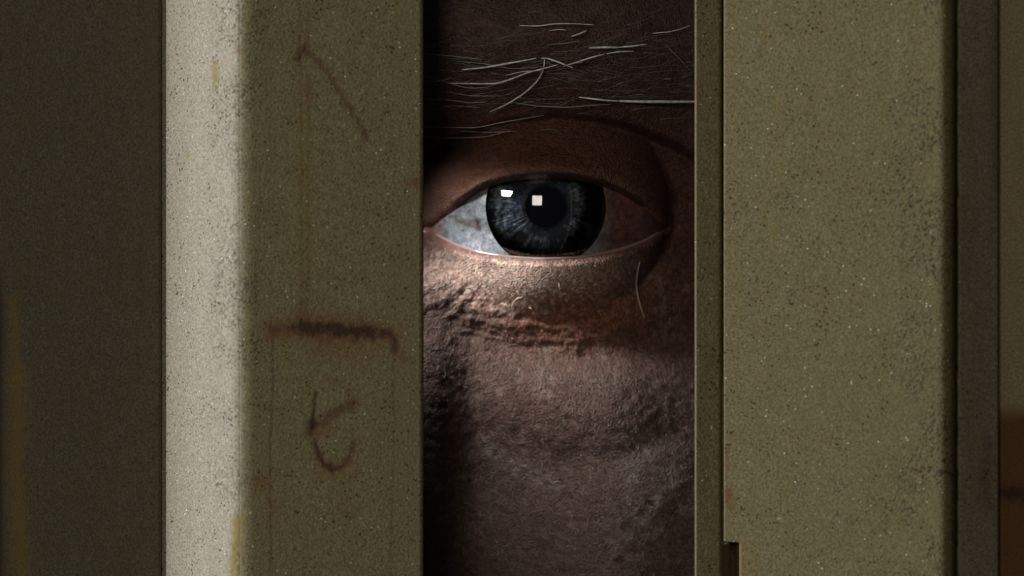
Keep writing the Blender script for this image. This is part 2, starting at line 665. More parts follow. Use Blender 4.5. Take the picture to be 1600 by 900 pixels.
def ell(u, f, w, c, r):
    a, b, d = (u - c[0]), (f - c[1]), (w - c[2])
    k0 = np.sqrt((a / r[0]) ** 2 + (b / r[1]) ** 2 + (d / r[2]) ** 2)
    k1 = np.sqrt((a / r[0] ** 2) ** 2 + (b / r[1] ** 2) ** 2 + (d / r[2] ** 2) ** 2) + 1e-9
    return k0 * (k0 - 1) / k1


def cap(u, f, w, a, b, ra, rb):
    a, b = np.array(a, float), np.array(b, float)
    d = b - a
    t = np.clip(((u - a[0]) * d[0] + (f - a[1]) * d[1] + (w - a[2]) * d[2]) / (d @ d), 0, 1)
    return np.sqrt((u - a[0] - t * d[0]) ** 2 + (f - a[1] - t * d[1]) ** 2 + (w - a[2] - t * d[2]) ** 2) - (ra + (rb - ra) * t)


def head_sdf(X, Y, Z):
    u, f, w = to_head(X, Y, Z)
    s = ell(u, f, w, (0, 0, 18), (76, 95, 105))
    s = smin(s, ell(u, f, w, (0, 30, -52), (58, 58, 62)), 14)
    s = smin(s, cap(np.abs(u), f, w, (36, 55, -32), (46, 40, -22), 22, 20), 14)          # cheek bones
    s = smin(s, cap(u, f, w, (0, 88, -4), (0, 97, -34), 6, 7), 9)                         # nose
    s = smin(s, cap(np.abs(u), f, w, (8, 91, -36), (10, 88, -37), 5, 5), 4)
    s = smin(s, cap(u, f, w, (0, 78, -92), (0, 70, -96), 14, 14), 12)                      # chin
    s = smin(s, cap(np.abs(u), f, w, (0, 88, -55), (16, 82, -58), 4, 2), 4)                # lips
    s = smin(s, cap(np.abs(u), f, w, (0, 86, -66), (14, 81, -62), 5, 2.5), 4)
    s = smin(s, ell(np.abs(u), f, w, (77, -8, -12), (7, 15, 30)), 4)                       # ears
    s = smin(s, cap(u, f, w, (0, -18, -50), (0, -40, -170), 52, 58), 16)                   # neck
    return s


# outline of the eye opening, photo pixels
UP = np.array([(668, 356), (680, 346), (700, 332), (722, 317), (745, 301), (770, 289), (800, 282), (850, 278), (900, 281), (935, 288),
               (970, 301), (1000, 318), (1025, 336), (1046, 353)], float)
LO = np.array([(668, 356), (680, 366), (700, 377), (720, 386), (745, 394), (780, 400), (820, 404), (860, 405), (900, 403), (940, 397),
               (975, 389), (1005, 378), (1030, 366), (1046, 353)], float)


def smooth_curve(pts, n=300):
    t = np.linspace(pts[0, 0], pts[-1, 0], n)
    v = np.interp(t, pts[:, 0], pts[:, 1])
    k = np.hanning(21)
    k /= k.sum()
    vv = np.convolve(np.pad(v, 10, mode='edge'), k, 'valid')
    e = np.clip(np.minimum(t - t[0], t[-1] - t) / 14, 0, 1)
    return np.stack([t, v * (1 - e) + vv * e], 1)


AC = (862.0, 345.0)                                 # centre used for the rings of skin
alm = np.concatenate([smooth_curve(UP), smooth_curve(LO)[::-1]], 0)
ang = np.arctan2(-(alm[:, 1] - AC[1]), alm[:, 0] - AC[0])
rad = np.hypot(alm[:, 0] - AC[0], alm[:, 1] - AC[1])
order = np.argsort(ang)
ang, rad = ang[order], rad[order]
NA = 1100
# azimuths crowded where the opening is long, so that samples along the lid are even
tt = np.linspace(-math.pi, math.pi, 4001)
rr = np.interp(tt, np.concatenate([ang - 2 * math.pi, ang, ang + 2 * math.pi]), np.tile(rad, 3))
ds = np.sqrt(np.gradient(rr * np.cos(tt)) ** 2 + np.gradient(rr * np.sin(tt)) ** 2) + 0.10
cs = np.concatenate([[0], np.cumsum(0.5 * (ds[1:] + ds[:-1]))])
AZ = np.interp(np.arange(NA) / NA * cs[-1], cs, tt)
R0 = np.interp(AZ, np.concatenate([ang - 2 * math.pi, ang, ang + 2 * math.pi]), np.tile(rad, 3))
acx, _, acz = P(*AC)
almx, almz = (alm[::6, 0] - 800) * K, (450 - alm[::6, 1]) * K


def margin_dist(x, z):
    """distance in mm of (x,z) to the edge of the eye opening"""
    best = np.full(x.shape, 1e9)
    for i in range(len(almx)):
        j = (i + 1) % len(almx)
        ax, az_, bx, bz = almx[i], almz[i], almx[j], almz[j]
        dx, dz = bx - ax, bz - az_
        t = np.clip(((x - ax) * dx + (z - az_) * dz) / (dx * dx + dz * dz + 1e-12), 0, 1)
        best = np.minimum(best, (x - ax - t * dx) ** 2 + (z - az_ - t * dz) ** 2)
    return np.sqrt(best)


CREASE = np.array([(600, 262), (660, 238), (700, 222), (740, 209), (800, 195), (870, 188), (940, 194), (1000, 206), (1050, 224), (1087, 243),
                   (1130, 272), (1200, 330)], float)


def line_z(pts, x):
    return np.interp(x / K + 800, pts[:, 0], (450 - pts[:, 1]) * K)


def ridge(x, z, pts, w, seed=0, jit=0.5):
    """signed profile of a fold that runs along pts (photo pixels); ends fade out"""
    q = [((a - 800) * K, (450 - b) * K) for a, b in pts]
    jx = x + (fbm(x * 0.35, z * 0.35, seed) - 0.5) * jit * 2
    jz = z + (fbm(x * 0.35, z * 0.35, seed + 5) - 0.5) * jit * 2
    d, a = seg_dist(jx, jz, q)
    return np.exp(-(d / w) ** 2) * sstep(0, 0.15, a + 0.02) * sstep(1, 0.85, a - 0.02)


def relief(x, z, m):
    """height towards the viewer (mm) of the skin round the eye, beyond the plain head shape"""
    ex, ez = x - EX, z - EZ
    px, py = x / K + 800, 450 - z / K
    h = -5.2 * np.exp(-((ex - 1) / 17) ** 2 - ((ez + 0.5) / 9) ** 2)                       # socket
    h += -4.5 * np.exp(-((ex + 14.5) / 5) ** 2 - ((ez - 6) / 8) ** 2)                         # inner hollow
    h += -2.8 * sstep(5, 17, ex)
    h += 6.4 * np.exp(-((ez - 16) / 6.5) ** 2) * np.exp(-((ex + 2) / 26) ** 2)              # brow ridge
    zc = line_z(CREASE, x)
    hood = sstep(-0.25, 0.9, z - zc) * np.exp(-np.maximum(z - zc, 0) / 7.0)
    h += 2.1 * hood * sstep(-16, -9, ex) * np.exp(-(ex / 24) ** 4)
    h += -0.9 * np.exp(-((z - zc + 0.25) / 0.55) ** 2) * np.exp(-(ex / 19) ** 4)
    # bag under the eye, trough under it, cheek
    h += 1.6 * np.exp(-(ex / 10.5) ** 2 - ((ez + 9.0 - ex * ex * 0.012) / 3.0) ** 2)
    h += -1.1 * ridge(x, z, [(650, 470), (720, 515), (800, 548), (900, 562), (1000, 545), (1087, 520), (1150, 480)], 1.7, 3)
    h += 1.8 * np.exp(-((ex - 3) / 13) ** 2 - ((ez + 19) / 5) ** 2)
    h += -0.28 * ridge(x, z, [(735, 640), (790, 690), (850, 725), (930, 735), (1010, 700), (1087, 660)], 1.6, 4, 0.8)
    h += 1.2 * np.exp(-((ex - 12) / 5) ** 2 - ((ez + 27) / 5) ** 2)
    # side of the nose rises out of the cheek at the left
    h += 3.0 * sstep(-6.5, -11.5, ex) * sstep(-4, -16, ez) * 1.0
    # fine folds in the bag, following the lid
    env = np.exp(-((ez + 10.5) / 4.5) ** 2) * np.exp(-((ex + 1) / 9) ** 2) * (ez < -4)
    mm = m + 1.8 * (fbm(x * 0.25, z * 0.25, 15) - 0.5)
    h += env * 0.085 * (np.sin(mm * 5.2) + 0.7 * np.sin(mm * 8.7 + 1.3 * fbm(x * .5, z * .5, 16) * 6))
    # creases fanning from the inner corner down and left
    a2 = np.arctan2(-(z - P(0, 375)[2]), -(x - P(790, 0)[0]))
    e2 = sstep(-2.0, -6.0, ex) * sstep(-3.0, -5.5, ez) * np.exp(-((ez + 8) / 5) ** 2)
    h += e2 * 0.10 * np.sin(a2 * 30 + 9 * fbm(x * .5, z * .5, 18))
    # upper lid: fine folds above the rim
    e3 = (ez > 2) * np.exp(-((m - 1.6) / 1.2) ** 2)
    h += -0.22 * np.exp(-((m - 1.35 + 0.3 * (fbm(x * .3, z * .3, 19) - .5)) / 0.28) ** 2) * (ez > 1)
    h += e3 * 0.05 * np.sin(m * 9 + 3 * fbm(x * .4, z * .4, 20))
    # forehead creases
    h += -0.25 * np.exp(-((m - 0) / 1e9)) * (ridge(x, z, [(740, 20), (850, 34), (960, 30), (1087, 44)], 0.9, 23, 0.6))
    # leathery grain
    big = fbm(x * 1.6, z * 1.6, 30, 3) - 0.5
    fine = fbm(x * 4.5 + big, z * 4.5, 33, 3) - 0.5
    str_ = vnoise(x * 1.8 + z * 1.2, (z - x * 0.4) * 7.0, 36) - 0.5
    grain = 0.22 * big + 0.16 * fine + 0.07 * str_
    fade = sstep(0.15, 1.5, m)
    h += grain * fade * np.where(ez < -4, 1.25, 0.75)
    return h


def march(ox, oy, oz, dx, dy, dz, t0, it=34):
    t = np.full(np.shape(dx), float(t0))
    for _ in range(it):
        s = head_sdf(ox + dx * t, oy + dy * t, oz + dz * t)
        t = t + np.clip(-s, -6, 12) * 0.9
    return t


# coarse table of the plain head depth near the eye
gx = np.linspace(-60, 75, 90)
gz = np.linspace(-70, 70, 94)
GX, GZ = np.meshgrid(gx, gz)
tb = march(GX, 120.0, GZ, 0 * GX, -1 + 0 * GX, 0 * GX, 0.0, 60)
TABLE = 120.0 - tb


def base_depth(x, z):
    fx = np.clip((x - gx[0]) / (gx[1] - gx[0]), 0, len(gx) - 1.001)
    fz = np.clip((z - gz[0]) / (gz[1] - gz[0]), 0, len(gz) - 1.001)
    ix, iz = fx.astype(int), fz.astype(int)
    a, b = fx - ix, fz - iz
    return ((TABLE[iz, ix] * (1 - a) + TABLE[iz, ix + 1] * a) * (1 - b) +
            (TABLE[iz + 1, ix] * (1 - a) + TABLE[iz + 1, ix + 1] * a) * b)


def skin_depth(x, z, m=None):
    x, z = np.asarray(x, float), np.asarray(z, float)
    if m is None:
        m = margin_dist(x, z)
    rho = np.hypot(x - EX, z - EZ)
    yb = base_depth(x, z) - relief(x, z, m)
    lidth = 0.05 + (1.25 + 0.7 * sstep(0, 1.5, z - EZ)) * np.sqrt(sstep(0.0, 0.75, m) * 0.96 + 0.04 * np.clip(m / 0.75, 0, 1))
    ez = z - EZ
    ylid = eye_profile(np.minimum(rho, 20)) - lidth
    # keep only the globe part smooth: under the lid the cornea edge is softened by its thickness
    y = smin(yb, ylid, 1.6)
    near = sstep(1.6, 0.0, m)
    return y * (1 - near) + ylid * near + 0.0 * ez


# rings of skin: from the lid edge outwards over the whole head to its back
ring_m = np.concatenate([np.linspace(0, 0.8, 12), 0.8 + np.cumsum(np.linspace(0.085, 0.15, 60)),
                         ])
ring_m = np.concatenate([ring_m, ring_m[-1] + np.cumsum(np.linspace(0.15, 0.28, 130))])
near_n = len(ring_m)
RH = 88.0
last = ring_m[-1]
far = last + (math.pi * RH - 0.6 - last - 8) * (np.linspace(0, 1, 91)[1:] ** 1.25)
rings = np.concatenate([ring_m, far])
circ = sstep(0, 26, rings)[:, None]
r_in = R0[None, :] * K
rr2 = (r_in * (1 - circ) + 8.0 * circ) + rings[:, None]
PXx = acx + rr2 * np.cos(AZ)[None, :]
PZz = acz + rr2 * np.sin(AZ)[None, :]
nearmask = rr2 < 60
w_far = sstep(34, 58, rr2)
V = np.zeros((len(rings), NA, 3))
m_all = np.full(rr2.shape, 50.0)
sel = rr2 < 45
m_all[sel] = margin_dist(PXx[sel], PZz[sel])
xs, zs_ = np.clip(PXx, -58, 73), np.clip(PZz, -68, 68)
Yn = skin_depth(xs, zs_, m_all)
# plain far shape: directions about the head centre
E0 = np.array([EX - CX, 3.0 - CYY, EZ - CZ])
e0n = E0 / np.linalg.norm(E0)
upv = np.array([0, 0, 1.0])
rt = np.cross(upv, e0n)
rt /= np.linalg.norm(rt)
up2 = np.cross(e0n, rt)
alpha = np.minimum(rr2 / RH, math.pi - 0.004)
dirf = (np.cos(alpha)[..., None] * e0n + np.sin(alpha)[..., None] *
        (np.cos(AZ)[None, :, None] * rt + np.sin(AZ)[None, :, None] * up2))
nb = np.stack([xs - CX, base_depth(xs, zs_) - CYY, zs_ - CZ], -1)
nb /= np.linalg.norm(nb, axis=-1)[..., None]
dm = nb * (1 - w_far[..., None]) + dirf * w_far[..., None]
dm /= np.linalg.norm(dm, axis=-1)[..., None]
fr = near_n - 60                                   # rows that may need the far shape
tfar = march(CX, CYY, CZ, dm[fr:, :, 0], dm[fr:, :, 1], dm[fr:, :, 2], 40.0, 46)
PF = np.array([CX, CYY, CZ]) + dm[fr:] * tfar[..., None]
V[..., 0], V[..., 1], V[..., 2] = PXx, Yn, PZz
wf = sstep(30, 40, rr2[fr:])[..., None]
rel = (base_depth(xs, zs_) - Yn)[fr:]
PF[..., 1] -= rel * sstep(52, 34, rr2[fr:])
V[fr:] = V[fr:] * (1 - wf) + PF * wf
V = V.reshape(-1, 3)
# lids of the other eye, out of sight behind the left post
ox = CX + (-U0) * CY_ - (F0 - 1) * SY_
oy = CYY - (-U0 * SY_ + (F0 - 1) * CY_) - 1.0
e2x, e2z = -(V[:, 0] - ox), V[:, 2] - EZ
rho2 = np.hypot(e2x, e2z)
q = (e2x / 13.5) ** 2 + ((e2z + 0.8) / 4.3) ** 2
tgt = oy + eye_profile(np.minimum(rho2, 20)) + np.where(q < 1, 2.5, -1.4)
tgt = np.where(q < 1, tgt, smin(V[:, 1], tgt, 2.0))
hit = (rho2 < 16) & (V[:, 1] < oy + 25)
V[hit, 1] = tgt[hit]
F = grid_faces(len(rings), NA, wrap=True)
# skin colour
x, z, m = V[:, 0], V[:, 2], m_all.ravel()
ex, ez = x - EX, z - EZ
front = (np.hypot(ex, ez) < 45) * (V[:, 1] < 40)
c = np.tile(np.array([0.150, 0.094, 0.072]), (len(V), 1))


def tint(w, col):
    global c
    w = np.clip(w, 0, 1)[:, None]
    c = c * (1 - w) + np.array(col) * w


tint(np.exp(-((ez - 4) / 7.5) ** 2) * np.exp(-(ex / 20) ** 2) * front, (0.125, 0.042, 0.020))          # reddish lid and hood, with the brow's shade painted in
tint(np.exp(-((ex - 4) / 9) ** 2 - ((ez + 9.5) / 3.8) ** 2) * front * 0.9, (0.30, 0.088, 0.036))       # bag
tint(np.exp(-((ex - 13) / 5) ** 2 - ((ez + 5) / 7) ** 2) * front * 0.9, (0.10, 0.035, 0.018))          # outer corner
tint(np.exp(-((ex + 3) / 7.5) ** 2 - ((ez + 6.2) / 1.9) ** 2) * front * 0.95, (0.95, 0.66, 0.52))       # light on the skin under the lid edge, painted in
tint(np.exp(-((ex + 4) / 5) ** 2 - ((ez + 8.6) / 1.7) ** 2) * front * 0.55, (0.32, 0.20, 0.14))
tint(np.exp(-((ex - 8) / 3.5) ** 2 - ((ez + 5.5) / 1.3) ** 2) * front * 0.5, (0.26, 0.15, 0.12))
tint(np.exp(-(m / 0.35) ** 2) * (ez < 0) * front * 0.9, (0.33, 0.12, 0.09))                              # lid rims
tint(np.exp(-(m / 0.5) ** 2) * (ez > 0) * front * 0.8, (0.09, 0.035, 0.02))
tint(np.exp(-((m - 0.85) / 0.35) ** 2) * (ez > 0) * front * 0.7, (0.21, 0.10, 0.06))
tint(np.exp(-((ex + 1) / 8) ** 2 - ((ez + 20.5) / 2.6) ** 2) * front * 0.5, (0.13, 0.062, 0.045))
tint(sstep(0.55, 0.75, fbm(x * 0.45, z * 0.45, 50, 4)) * front * 0.4, (0.08, 0.032, 0.02))              # blotches
tint(sstep(0.50, 0.62, fbm(x * 1.3, z * 0.8, 58, 4)) * np.exp(-((ex - 10.5) / 3.8) ** 2 - ((ez + 27.5) / 4.5) ** 2) * front * 0.75, (0.28, 0.235, 0.22))
tint(sstep(0.50, 0.60, fbm(x * 3.5, z * 3.5, 59, 3)) * np.exp(-((ex + 2) / 8) ** 2 - ((ez + 7.2) / 2.6) ** 2) * front * 0.75, (0.9, 0.72, 0.62))
tint(sstep(0.52, 0.60, fbm(x * 1.2, z * 2.0, 60, 3)) * np.exp(-(seg_dist(x, z, [P(745, 690)[::2], P(800, 725)[::2], P(880, 770)[::2]])[0] / 0.9) ** 2) * front * 0.7, (0.28, 0.235, 0.21))
tint(sstep(0.62, 0.8, fbm(x * 0.9 + 40, z * 0.9, 52, 3)) * front * 0.45 * (ez < -4), (0.30, 0.22, 0.18))
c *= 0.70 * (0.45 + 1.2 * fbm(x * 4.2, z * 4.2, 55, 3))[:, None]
c = np.clip(c, 0, 0.8)

sk = NT('skin')
v = sk.coords()
n1 = sk.noise(v, 5.5, 3.0, 0.7)
n2 = sk.noise(v, 1.2, 2.0, 0.6)
vor = sk.voro(v, 3.8)
col = sk.attr('tone', True)
col = sk.mix(sk.ramp(n1, 0.25, 0.75), sk.mix(1.0, col, (0.50, 0.50, 0.52), 'MULTIPLY'), sk.mix(1.0, col, (1.65, 1.55, 1.5), 'MULTIPLY'))
hh = sk.math('ADD', n1, sk.math('MULTIPLY', sk.ramp(vor.outputs['Distance'], 0.0, 0.5), 0.7))
nm = sk.bump(hh, 0.19)
b = sk.bsdf(col, sk.math('MULTIPLY_ADD', n2, 0.25, 0.30), 0.42, nm)
SKIN = sk.m

person = empty('person', (CX, CYY, -230),
               'person peering straight out through the gap with one blue-grey eye under a pale brow', 'person')
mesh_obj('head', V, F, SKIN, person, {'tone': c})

# ---- eyeballs --------------------------------------------------------------------------------
scl = NT('eye_white')
v = scl.coords()
col = scl.attr('tone', True)
nn = scl.noise(v, 4.0, 3.0, 0.6)
col = scl.mix(scl.ramp(nn, 0.3, 0.7), scl.mix(1.0, col, (0.72, 0.72, 0.74), 'MULTIPLY'), scl.mix(1.0, col, (1.2, 1.2, 1.2), 'MULTIPLY'))
scl.bsdf(col, 0.22, 0.5, scl.bump(nn, 0.03))
SCLERA = scl.m
irm = NT('iris')
v = irm.coords()
nn = irm.noise(v, 5.0, 2.0)
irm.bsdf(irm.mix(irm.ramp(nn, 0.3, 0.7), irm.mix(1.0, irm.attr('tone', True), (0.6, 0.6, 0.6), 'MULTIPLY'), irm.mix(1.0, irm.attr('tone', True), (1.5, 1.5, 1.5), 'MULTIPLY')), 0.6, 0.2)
IRIS = irm.m
bl = NT('pupil_black')
bl.bsdf((0.0015, 0.0015, 0.0018), 0.9, 0.0)
BLACK = bl.m
co = NT('wet_cornea')
tr = co.n('ShaderNodeBsdfTransparent')
gl = co.n('ShaderNodeBsdfGlossy')
gl.inputs['Roughness'].default_value = 0.035
fr_ = co.n('ShaderNodeFresnel')
fr_.inputs['IOR'].default_value = 1.78
mx = co.n('ShaderNodeMixShader')
co.l(fr_.outputs[0], mx.inputs[0])
co.l(tr.outputs[0], mx.inputs[1])
co.l(gl.outputs[0], mx.inputs[2])
co.l(mx.outputs[0], co.out.inputs['Surface'])
CORNEA = co.m
RL = 5.9                                            # iris radius
RPUP = 1.95


def disc_grid(prof, n_az, center, axis_rot=0.0):
    """surface of revolution about the y axis: prof = [(rho, y)]"""
    a = np.arange(n_az) / n_az * 2 * math.pi
    prof = np.asarray(prof)
    X = center[0] + prof[:, 0][:, None] * np.cos(a)[None]
    Z = center[2] + prof[:, 0][:, None] * np.sin(a)[None]
    Y = center[1] + prof[:, 1][:, None] + 0 * X
    return np.stack([X.ravel(), Y.ravel(), Z.ravel()], 1), grid_faces(len(prof), n_az, wrap=True), a


def make_eye(cx, dy, cz, label=None, full=True):
    na = 480 if full else 96
    # eye white from the limbus round the back
    th = np.concatenate([np.linspace(math.asin(RL / RG) - 0.02, 1.5, 90 if full else 20), np.linspace(1.5, math.pi - 0.01, 16)[1:]])
    V, F, a = disc_grid([(RG * math.sin(t), YG - RG * math.cos(t)) for t in th], na, (cx, dy, cz))
    ex, ez = V[:, 0] - cx, V[:, 2] - cz
    c = np.tile(np.array([0.25, 0.275, 0.28]), (len(V), 1))

    def t_(w, col):
        w = np.clip(w, 0, 1)[:, None]
        return c * (1 - w) + np.array(col) * w
    c = t_(sstep(4, 7, ex), (0.23, 0.10, 0.082))
    c = t_(sstep(8, 12, ex) * 0.8, (0.18, 0.07, 0.06))
    c = t_(np.exp(-((ex + 6.2) / 1.8) ** 2 - ((ez + 3.5) / 1.2) ** 2) * 0.8, (0.55, 0.57, 0.62))
    c = t_(sstep(-9.0, -11, ex), (0.30, 0.16, 0.13))
    vein = sstep(0.47, 0.5, fbm(ex * 0.9, ez * 2.2, 101, 4)) * sstep(0.53, 0.5, fbm(ex * 0.9, ez * 2.2, 101, 4))
    c = t_(vein * 0.55, (0.26, 0.11, 0.07))
    d, _ = seg_dist(ex, ez, [(-8.6, -1.2), (-7.4, -1.7), (-6.5, -1.9)])
    c = t_(np.exp(-(d / 0.35) ** 2) * 0.6, (0.13, 0.075, 0.04))
    d, _ = seg_dist(ex, ez, [(-6.5, -1.3), (-6.3, -2.0)])
    c = t_(np.exp(-(d / 0.28) ** 2) * 0.85, (0.04, 0.02, 0.015))
    c *= 0.70 * (0.25 + 1.3 * fbm(ex * 2.2, ez * 2.2, 104, 4))[:, None]
    ball = mesh_obj('eyeball', V, F, SCLERA, person, {'tone': c})
    if label:
        ball['label'] = label
    # iris: shallow cone with fibres
    nr = 80 if full else 16
    rr = np.linspace(RL + 0.02, RPUP, nr)
    V, F, a = disc_grid([(r, 3.1 + 0.25 * (1 - abs(2 * (r - RPUP) / (RL - RPUP) - 1.0))) for r in rr], na, (cx, dy, cz))
    ex, ez = V[:, 0] - cx, V[:, 2] - cz
    r = np.hypot(ex, ez)
    A = np.arctan2(ez, ex)
    ca, sa = np.cos(A), np.sin(A)
    fib = fbm(ca * 14 + r * 0.25, sa * 14 + 30, 110, 3)
    fib2 = fbm(ca * 34 + r * 0.5, sa * 34 + 60, 113, 2)
    clump = fbm(ex * 1.1, ez * 1.1 + 9, 116, 3)
    V[:, 1] += -(fib - 0.5) * 0.18 - (fbm(ex * 3.2, ez * 3.2, 126, 3) - 0.5) * 0.3 - (fib2 - 0.5) * 0.15
    light = sstep(0.50, 0.74, 0.30 * fib + 0.22 * fib2 + 0.33 * clump + 0.3 * fbm(ex * 3.2, ez * 3.2, 126, 3)) * sstep(RPUP + 0.2, RPUP + 1.4, r) * (0.6 + 0.4 * sstep(1.5, -2.5, ez)) * sstep(RL, RL - 1.1, r)  # flecks dimmed towards the top: the lid's shade painted into the iris
    c = np.tile(np.array([0.020, 0.026, 0.040]), (len(V), 1))
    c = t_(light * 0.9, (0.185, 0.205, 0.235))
    spots = sstep(0.62, 0.8, vnoise(ex * 3.1, ez * 3.1, 119)) * light
    c = t_(spots * 0.7, (0.26, 0.34, 0.25))
    c = t_(sstep(0.66, 0.8, vnoise(ex * 2.6 + 7, ez * 2.6, 121)) * light * 0.5, (0.30, 0.24, 0.34))
    c = t_(sstep(RL - 0.9, RL, r) * 0.85, (0.006, 0.007, 0.012))
    c = t_(sstep(RPUP + 0.35, RPUP, r), (0.004, 0.004, 0.006))
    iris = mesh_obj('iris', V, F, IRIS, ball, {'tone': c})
    iris['label'] = 'dark blue-grey iris with pale flecks'
    V, F, a = disc_grid([(RPUP + 0.1, 3.35), (RPUP * 0.5, 3.4), (0.02, 3.4)], 64, (cx, dy, cz))
    mesh_obj('pupil', V, F, BLACK, ball)
    V, F, a = disc_grid([(max(r, 0.01), YC - math.sqrt(RC ** 2 - r ** 2)) for r in np.linspace(0.01, RL + 0.1, 40)], 160, (cx, dy, cz))
    V = np.concatenate([V])
    mesh_obj('cornea', V, F[:, ::-1], CORNEA, ball)
    return ball


make_eye(EX, 0, EZ)
# the other eye, hidden behind the left post
ox = CX + (-U0) * CY_ - (F0 - 1) * SY_
oy = CYY - (-U0 * SY_ + (F0 - 1) * CY_)
make_eye(ox, oy - 1.0, EZ, full=False)

# wet line along the lower lid
wt = NT('tear_film')
wb = wt.bsdf((0.30, 0.22, 0.19), 0.05, 1.0)
wb.inputs['Coat Weight'].default_value = 1.0
WET = wt.m


def tube(pts, rads, sides=5):
    pts = np.asarray(pts, float)
    n = len(pts)
    tan = np.gradient(pts, axis=0)
    tan /= np.linalg.norm(tan, axis=1)[:, None] + 1e-9
    ref = np.array([0, 1.0, 0])
    s = np.cross(tan, ref)
    ln = np.linalg.norm(s, axis=1)[:, None]
    s = np.where(ln < 1e-3, np.array([1.0, 0, 0]), s / (ln + 1e-9))
    b = np.cross(s, tan)
    a = np.arange(sides) / sides * 2 * math.pi
    V = pts[:, None, :] + np.asarray(rads)[:, None, None] * (np.cos(a)[None, :, None] * s[:, None, :] + np.sin(a)[None, :, None] * b[:, None, :])
    return V.reshape(-1, 3), grid_faces(n, sides, wrap=True)


lo = smooth_curve(LO, 120)[4:-4]
lx, lz = (lo[:, 0] - 800) * K, (450 - lo[:, 1]) * K + 0.04
ly = eye_profile(np.hypot(lx - EX, lz - EZ)) - 0.06
Vt, Ft = tube(np.stack([lx, ly, lz], 1), 0.13 + 0.05 * fbm(lx * 1.5, lz, 130), 8)
mesh_obj('tear_line', Vt, Ft, WET, person)
# pink flesh in the inner corner
cr = bpy.data.meshes.new('x')
a = np.linspace(0, math.pi, 14)
Vc, Fc, _ = disc_grid([(max(0.01, math.sin(t)), -math.cos(t)) for t in a], 24, (0, 0, 0))
cc = P(668, 362)
Vc = Vc * np.array([1.1, 0.6, 0.65]) + np.array([cc[0], float(eye_profile(np.array(abs(cc[0] - EX)))) + 0.35, cc[2]])
bpy.data.meshes.remove(cr)
fl = NT('corner_flesh')
fl.bsdf((0.25, 0.10, 0.08), 0.25, 0.5)
mesh_obj('tear_duct', Vc, Fc, fl.m, person)

# ---- hair --------------------------------------------------------------------------------------
hm = NT('white_hair')
hn = hm.noise(hm.coords(), 2.5, 2.0)
hm.bsdf(hm.mix(hm.ramp(hn, 0.35, 0.65), (0.60, 0.58, 0.54), (1.0, 0.99, 0.96)), 0.3, 1.0)
HAIR = hm.m
hg = NT('grey_hair')
hg.bsdf(hg.mix(hg.noise(hg.coords(), 2.0), (0.22, 0.20, 0.18), (0.55, 0.53, 0.50)), 0.4, 0.5)
GREY = hg.m
ht = NT('tan_hair')
ht.bsdf((0.62, 0.48, 0.36), 0.35, 0.5)
TAN = ht.m


def hair_path(px_pts, lift0=0.3, lift1=1.3, n=26):
    q = np.array(px_pts, float)
    s = np.concatenate([[0], np.cumsum(np.hypot(*np.diff(q, axis=0).T))])
    t = np.linspace(0, s[-1], n)
    xs = np.interp(t, s, q[:, 0])
    ys = np.interp(t, s, q[:, 1])
    k = np.array([0.25, 0.5, 0.25])
    for _ in range(3):
        xs[1:-1] = np.convolve(xs, k, 'valid')
        ys[1:-1] = np.convolve(ys, k, 'valid')
    X, Z = (xs - 800) * K, (450 - ys) * K
    Y = skin_depth(X, Z)
    Y = np.convolve(np.pad(Y, 3, mode='edge'), np.ones(7) / 7, 'valid')
    f = t / s[-1]
    lift = lift0 + (lift1 - lift0) * np.sin(np.minimum(f * 1.3, 1) * math.pi / 2)
    # perspective: keep the hair on the same sight line when lifted off the plane of the eye
    sc_ = (D + Y - lift) / D
    return np.stack([X * sc_, Y - lift, Z * sc_], 1), f


brow = bpy.data.objects.new('eyebrow', None)
COL.objects.link(brow)
brow.parent = person
brow.empty_display_size = 0.01
brow['label'] = 'wiry greying brow with loose white hairs'

